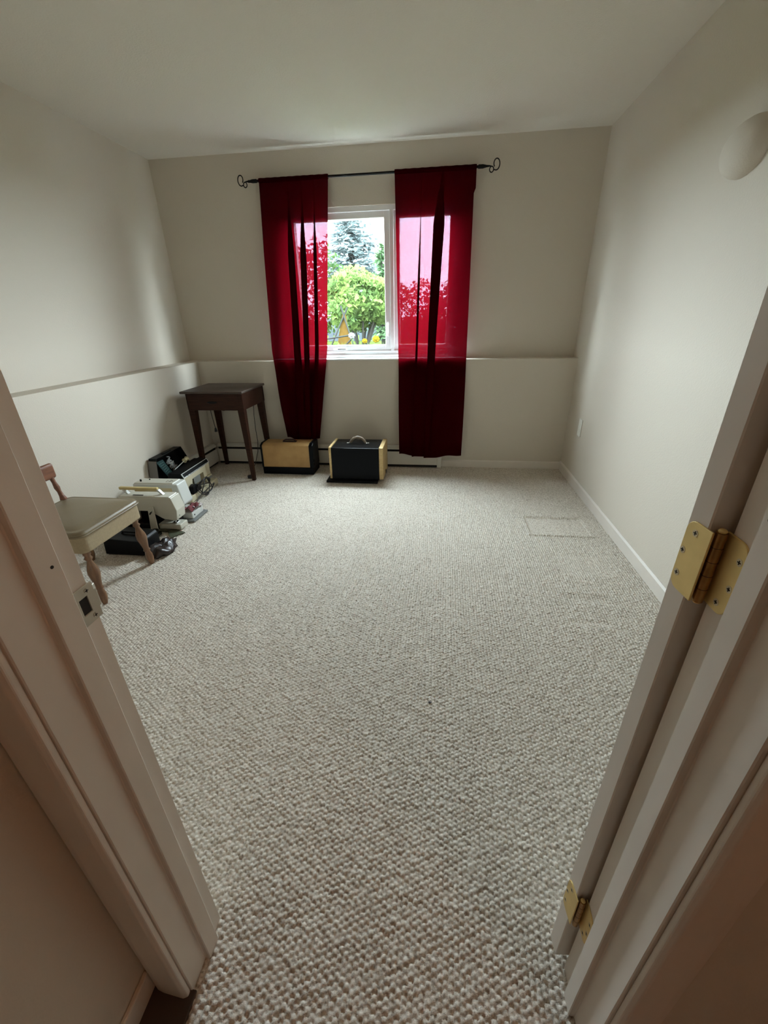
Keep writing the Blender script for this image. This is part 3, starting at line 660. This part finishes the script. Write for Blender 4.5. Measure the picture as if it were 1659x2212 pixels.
# --- far machine, black top, long side towards the room
t = thing('sewing_machine', 'cream sewing machine with black top and stitch dial strip, farthest of three', 'sewing machine', (-1.88, 2.83, 0), 'sewing machines on the floor')
xf = -1.835
MB().prism([(2.62, .008), (3.02, .008), (3.02, .058), (2.62, .058)], 'x', -1.975, -1.795, .005).build('bed', CREAM, t)
prof = [(2.640, .058), (2.725, .058), (2.735, .125), (2.745, .150), (2.90, .150), (2.905, .085), (3.0, .085), (3.004, .198), (2.640, .192)]
MB().prism(prof, 'x', -1.955, xf, .004).build('arm', CREAM, t)
MB().hexa([(-1.958, 2.636, .190), (xf+.002, 2.636, .190), (xf+.002, 3.008, .196), (-1.958, 3.008, .196), (-1.955, 2.640, .226), (xf-.018, 2.640, .226), (xf-.018, 3.005, .232), (-1.955, 3.005, .232)], .004).build('top_cover', BLACK, t)
# slanted control strip along the front upper edge
def strip(a, b_, y0, y1, off=.0015):
    def pt(y, q): return (xf+.004-.018*q+off, y, lerp(.190, .226, q)+.006*(y-2.636)/.372+off)
    P = [pt(y0, a), pt(y1, a), pt(y1, b_), pt(y0, b_)]
    return [tuple(Vector(p)-Vector((.003, 0, .003))) for p in P]+P
MB().hexa(strip(.02, .22, 2.638, 3.006)).hexa(strip(.88, .98, 2.638, 3.006)).hexa(strip(.22, .88, 2.638, 2.645)).hexa(strip(.22, .88, 3.000, 3.006)).build('trim_strip', MACHG, t)
MB().hexa(strip(.22, .88, 2.646, 2.999, .001)).build('display_panel', BLACK, t)
mb = MB()
for k in range(14):
    y = 2.725+.0185*k; mb.hexa(strip(.07, .17, y, y+.009, .0025))
mb.build('stitch_marks', DARKGAP, t)
MB().hexa(strip(.06, .8, 2.690, 2.693, .003)).build('thread_slot', DARKGAP, t)
MB().box((xf, 2.752, .10), (xf+.003, 2.845, .155), .001).build('front_plate', GREYM, t)
MB().box((xf-.01, 2.905, .068), (xf+.012, 2.995, .104), .004).build('free_arm', CREAM, t)
MB().box((xf+.011, 2.912, .074), (xf+.014, 2.99, .094), .001).build('arm_plate', GREYM, t)
MB().cyl((-1.90, 2.634, .15), (-1.90, 2.640, .15), .014).build('side_badge', MACHY, t)
MB().tube([(-1.945, 2.72, .232), (-1.945, 2.81, .248), (-1.945, 2.90, .264)], .003).build('spool_pin', MACHG, t)
o = thing('thread_spool', 'cream thread spool on the pin of the black topped machine', 'spool', (-1.945, 2.88, .262))
d0 = Vector((0, .09, .016)).normalized(); c0 = Vector((-1.945, 2.875, .2595))
MB().tube([c0-d0*.019, c0-d0*.016, c0-d0*.0155, c0+d0*.0155, c0+d0*.016, c0+d0*.019], [.019, .019, .012, .012, .019, .019], 18).build('reel', SPOOL, o)
# dark pedal and coiled cord on its bed
t = thing('foot_pedal', 'black foot pedal with coiled cord on the farthest sewing machine bed', 'pedal', (-1.79, 2.70, .058))
MB().prism([(2.655, .060), (2.775, .060), (2.770, .100), (2.70, .128), (2.665, .118)], 'x', -1.832, -1.792, .008).build('body', BLACK, t)
pts = []
for k in range(90):
    a = 2*PI*k/30; s_ = k/89
    pts.append((-1.772+.014*math.sin(k*.37)+.012*s_, 2.775+.075*math.cos(a)*(1+.14*math.sin(k*.5))+.02*s_, .082+.060*math.sin(a)*(1+.15*math.cos(k*.31))))
pts = [(-1.80, 2.70, .11)]+pts+[(-1.775, 2.68, .03), (-1.765, 2.62, .012), (-1.77, 2.56, .01)]
MB().tube([(x, y, max(z, .012)) for x, y, z in pts], .0042, 7).build('coiled_cord', CORDB, t)
# --- case lid leaning on the left wall
t = thing('case_lid', 'open black case lid with teal paper and grey cord, leaning on the left wall', 'case lid', (-2.05, 2.78, 0))
def lidring(x, ins): return [(x, 2.585+ins, .010+ins), (x, 3.035-ins, .010+ins), (x, 3.030-ins, .215), (x, 2.962-ins, .340-ins), (x, 2.642+ins, .340-ins), (x, 2.618+ins, .215)]
lx0, lx1 = XLL+.012, -2.018
t_ = bmesh.new(); R = []
for x, ins in ((lx0, .012), (lx0+.006, .002), (lx1, 0), (lx1, .006), (lx0+.008, .010)): R.append([t_.verts.new(p) for p in lidring(x, ins)])
for A_, B_ in zip(R, R[1:]):
    for k in range(6): t_.faces.new((A_[k], A_[(k+1) % 6], B_[(k+1) % 6], B_[k]))
t_.faces.new(R[0][::-1]); t_.faces.new(R[-1]); bmesh.ops.recalc_face_normals(t_, faces=t_.faces)
MB()._add(t_).build('shell', LIDG, t)
MB().hexa([(lx0, 2.5805, .0105), (lx1, 2.5805, .0105), (lx1, 2.5835, .0105), (lx0, 2.5835, .0105), (lx0, 2.6170, .2155), (lx1, 2.6170, .2155), (lx1, 2.6195, .2155), (lx0, 2.6195, .2155)]).hexa([(lx0, 2.6170, .2155), (lx1, 2.6170, .2155), (lx1, 2.6195, .2155), (lx0, 2.6195, .2155), (lx0, 2.6375, .320), (lx1, 2.6375, .320), (lx1, 2.6405, .320), (lx0, 2.6405, .320)]).build('lit_side_panel', LIDLIT, t)  # thin grey panel paints the lit side of the black shell
MB().hexa([(lx1-.03, 2.75, .335), (lx1-.012, 2.75, .335), (lx1-.012, 2.75+.10, .335), (lx1-.03, 2.85, .335), (lx1-.03, 2.75, .347), (lx1-.012, 2.75, .347), (lx1-.012, 2.85, .347), (lx1-.03, 2.85, .347)], .003).build('handle', BLACK, t)
pp = MB().hexa([(-2.030, 2.748, .150), (-2.026, 2.748, .150), (-2.022, 2.800, .172), (-2.026, 2.800, .172), (-2.050, 2.672, .300), (-2.046, 2.672, .300), (-2.042, 2.745, .300), (-2.046, 2.745, .300)]).build('instruction_paper', TEAL, t)
mb = MB()
for k in range(7):
    q = .14+.12*k; a0 = Vector((-2.026, 2.748, .150)).lerp(Vector((-2.046, 2.672, .300)), q)+Vector((.0012, .010, 0)); a1 = Vector((-2.022, 2.800, .172)).lerp(Vector((-2.042, 2.745, .300)), q)+Vector((.0012, -.012, 0))
    mb.tube([a0, a0.lerp(a1, .8 if k % 2 else 1)], .0016, 5)
mb.build('printed_lines', PRINT, pp)
pts = []
for k in range(60):
    s_ = k/59; pts.append((-2.045+.016*s_, 2.80+.055*s_+.028*math.sin(k*1.05), .285-.095*s_+.020*math.cos(k*.8)))
MB().tube(pts, .0045, 7).build('grey_cord', CORDG, t)

# small lint mark on the carpet
o = MB().ell((.011, 1.034, .005), (.006, .004, .0025), 10, 6).tube([(.005, 1.034, .006), (.013, 1.040, .007), (.019, 1.036, .006)], .0008, 5).build('lint', mat('dark_lint', (.05, .05, .06), .9)); tag(o, 'tiny dark fleck of lint on the middle of the carpet', 'lint')
o = MB().ell((.22, 2.64, .006), (.006, .004, .002), 10, 6).build('lint', mat('white_lint', (.75, .75, .72), .9)); tag(o, 'tiny white fleck of lint on the carpet near the far cases', 'lint')

# ------------------------------------------------------------------ outdoors
GZ = .72
struct(MB().box((-30, 3.95, GZ-.2), (20, 45, GZ)), 'lawn', GRASS, 'lawn outside the window', 'lawn')
def leaves(c, r, n, size, seed, shell=.55, flat=.0):
    rg = random.Random(seed); t_ = bmesh.new()
    for _ in range(n):
        while True:
            d = Vector((rg.uniform(-1, 1), rg.uniform(-1, 1), rg.uniform(-1, 1)))
            if .05 < d.length < 1: break
        d.normalize(); k = shell+(1-shell)*rg.random()**.5
        k *= 1+.14*math.sin(d.x*5+seed)+.12*math.sin(d.z*7+d.y*4+seed*2)
        p_ = Vector(c)+Vector((d.x*r[0], d.y*r[1], d.z*r[2]))*k
        if p_.z < GZ+.01: continue
        rot = Euler((rg.uniform(-1.2, 1.2), rg.uniform(-1.2, 1.2), rg.uniform(0, 6.28))).to_matrix(); s_ = size*rg.uniform(.6, 1.3)
        v = [t_.verts.new(p_+rot @ Vector(q)*s_) for q in ((-.5, 0, 0), (-.1, -.32, .06), (.6, 0, 0), (-.1, .32, .06))]
        t_.faces.new(v)
    return t_
def shrub(name, label, cat, c, r, n, size, seed, m_, group=None, stems=4):
    t = thing(name, label, cat, (c[0], c[1], GZ), group)
    mb = MB(); mb._add(leaves(c, r, n, size, seed)); mb.build('foliage', m_, t)
    mb = MB(); rg = random.Random(seed+1)
    for _ in range(stems):
        a = rg.uniform(0, 6.28); q = Vector((c[0]+math.cos(a)*r[0]*.7, c[1]+math.sin(a)*r[1]*.7, c[2]+r[2]*.4*rg.random()))
        mb.tube([(c[0]+.05*math.cos(a), c[1], GZ), Vector((c[0], c[1], GZ)).lerp(q, .5)+Vector((.03, 0, .05)), q], [.02, .014, .005], 6)
    mb.build('stems', BARK, t); return t
shrub('leafy_shrub', 'bright green leafy shrub seen through the uncovered window pane', 'shrub', (-1.22, 7.0, 1.46), (.60, .45, .42), 3600, .085, 3, LEAF, None, 7)
shrub('leafy_shrub', 'green shrub beyond the window behind the left curtain', 'shrub', (-2.75, 8.6, 1.65), (.95, .6, .85), 2600, .10, 5, LEAFD, None, 6)
shrub('leafy_shrub', 'broad green shrub beyond the window behind the right curtain', 'shrub', (.38, 8.4, 1.15), (.95, .6, .62), 2400, .10, 8, LEAFD, None, 6)
shrub('leafy_shrub', 'low shrub at the right window edge behind the red curtain', 'shrub', (2.3, 11.2, 1.1), (1.1, .6, .6), 1800, .11, 11, LEAFD, None, 6)
shrub('flowering_shrub', 'shrub with pale upright blooms right of the bright shrub', 'shrub', (-.42, 9.7, 1.35), (.5, .35, .5), 1300, .07, 14, LEAF, None, 4)
def conifer(name, label, x, y, zb, zt, rb, tiers, per, m_, seed, needle=.16):
    t = thing(name, label, 'tree', (x, y, GZ)); rg = random.Random(seed)
    MB().tube([(x, y, GZ), (x, y, lerp(GZ, zt, .5)), (x, y, zt)], [.16*rb/1.2, .09*rb/1.2, .012], 8).build('trunk', BARK, t)
    tb_ = bmesh.new()
    for i in range(tiers):
        q = i/(tiers-1); z = lerp(zb, zt-.05, q); L_ = rb*(1-q)**.85+.05
        for k in range(max(4, int(per*(1-.5*q)))):
            a = rg.uniform(0, 6.28); Lk = L_*rg.uniform(.65, 1.12); droop = rg.uniform(-.06, .22)
            dx, dy = math.cos(a), math.sin(a); nseg = max(3, int(Lk/.16))
            for s in range(nseg):
                f0 = (s+.3)/nseg; pc = Vector((x+dx*Lk*f0, y+dy*Lk*f0, z-droop*Lk*f0+.10*Lk*f0*f0+rg.uniform(-.03, .03)))
                for side in (-1, 1):
                    ang = a+side*rg.uniform(.4, 1.1); sl = needle*rg.uniform(.7, 1.4); wd = needle*.22
                    e_ = Vector((math.cos(ang)*sl, math.sin(ang)*sl, rg.uniform(-.08, .05))); n_ = Vector((-math.sin(ang)*wd, math.cos(ang)*wd, rg.uniform(-wd, wd)))
                    tb_.faces.new([tb_.verts.new(pc-n_), tb_.verts.new(pc+e_*.6-n_*.8), tb_.verts.new(pc+e_), tb_.verts.new(pc+n_)])
    MB()._add(tb_).build('branches', m_, t); return t
conifer('spruce_tree', 'tall grey blue spruce in the middle of the window view', -3.02, 16, 1.5, 5.3, 1.55, 44, 22, SPRUCE, 21, .20)
conifer('conifer_tree', 'slim green conifer at the right side of the open pane', -1.08, 8.6, .9, 2.42, .28, 26, 11, CONIF, 22, .10)
# board teepee with poles
t = thing('garden_teepee', 'pointed garden teepee of pale boards below the shrub outside', 'trellis', (-1.30, 6.0, GZ))
MB().hexa([(-1.435, 5.98, GZ), (-1.175, 5.98, GZ), (-1.175, 6.02, GZ), (-1.435, 6.02, GZ), (-1.315, 6.08, 1.30), (-1.285, 6.08, 1.30), (-1.285, 6.12, 1.30), (-1.315, 6.12, 1.30)]).build('board_panel', CEDAR, t)
for p0, p1 in (((-1.55, 5.9, GZ), (-1.25, 6.1, 1.36)), ((-1.10, 5.9, GZ), (-1.34, 6.1, 1.38)), ((-1.52, 5.88, .98), (-1.12, 5.88, 1.03)), ((-1.46, 5.89, GZ), (-1.12, 5.89, 1.02))):
    MB().tube([p0, p1], .011, 7).build('pole', POLE, t)
t = thing('garden_fence', 'pale garden fence across the yard behind the shrubs', 'fence', (-1.5, 10.5, GZ))
mb = MB()
for k in range(44): mb.box((-5.2+.15*k, 10.5, GZ), (-5.2+.15*k+.12, 10.52, 1.22), .003, 1)
mb.build('pickets', FENCEW, t)
for z in (.85, 1.1): MB().box((-5.2, 10.52, z), (1.5, 10.56, z+.06)).build('rail', FENCEW, t)
def flower(x, y, z, label, m_, s):
    t = thing('garden_flower', label, 'flower', (x, y, GZ))
    MB().tube([(x, y, GZ), (x+.01, y, z)], .004, 5).build('stem', LEAF, t)
    mb = MB()
    for k in range(7):
        a = 2*PI*k/7; mb.ell((x+.01+s*.5*math.cos(a), y, z+s*.45*math.sin(a)), (s*.42, s*.2, s*.35), 8, 6)
    mb.ell((x+.01, y-.01, z), (s*.3, s*.2, s*.3), 8, 6); mb.build('petals', m_, t)
flower(-.83, 5.75, .975, 'yellow flower at the lower right corner of the open pane', YELLOWF, .055)
flower(-.98, 5.75, .955, 'yellow flower left of the corner one outside the window', YELLOWF, .04)
flower(-1.16, 5.8, 1.02, 'pale flower on a stem right of the garden teepee', PALEF, .05)
for k, (x, z) in enumerate(((-.80, 1.70), (-.72, 1.68), (-.90, 1.62), (-.78, 1.56))):
    o = MB().ell((x, 7.46-.0*k, z), (.03, .03, .055), 10, 8).build('bloom', PALEF); tag(o, ['uppermost pale bloom on the flowering shrub', 'pale bloom just right of the uppermost bloom', 'pale bloom left of the other blooms on the shrub', 'lowest pale bloom on the flowering shrub'][k], 'bloom', 'blooms on the shrub')
t = thing('grass_tuft', 'low green plants along the bottom edge of the open pane', 'plants', (-1.15, 5.5, GZ)); tag(t, kind='stuff')
mb = MB(); tb_ = bmesh.new(); rg = random.Random(4)
for k in range(900):
    x, y = rg.uniform(-2.2, .6), rg.uniform(5.0, 5.55); hh = rg.uniform(.08, .26); lx = rg.uniform(-.08, .08)
    tb_.faces.new([tb_.verts.new((x-.008, y, GZ)), tb_.verts.new((x+.008, y, GZ)), tb_.verts.new((x+lx+.006, y+.02, GZ+hh*.7)), tb_.verts.new((x+lx*1.6, y+.03, GZ+hh))])
mb._add(tb_); o = mb.build('blades', LEAF, t); o['kind'] = 'stuff'
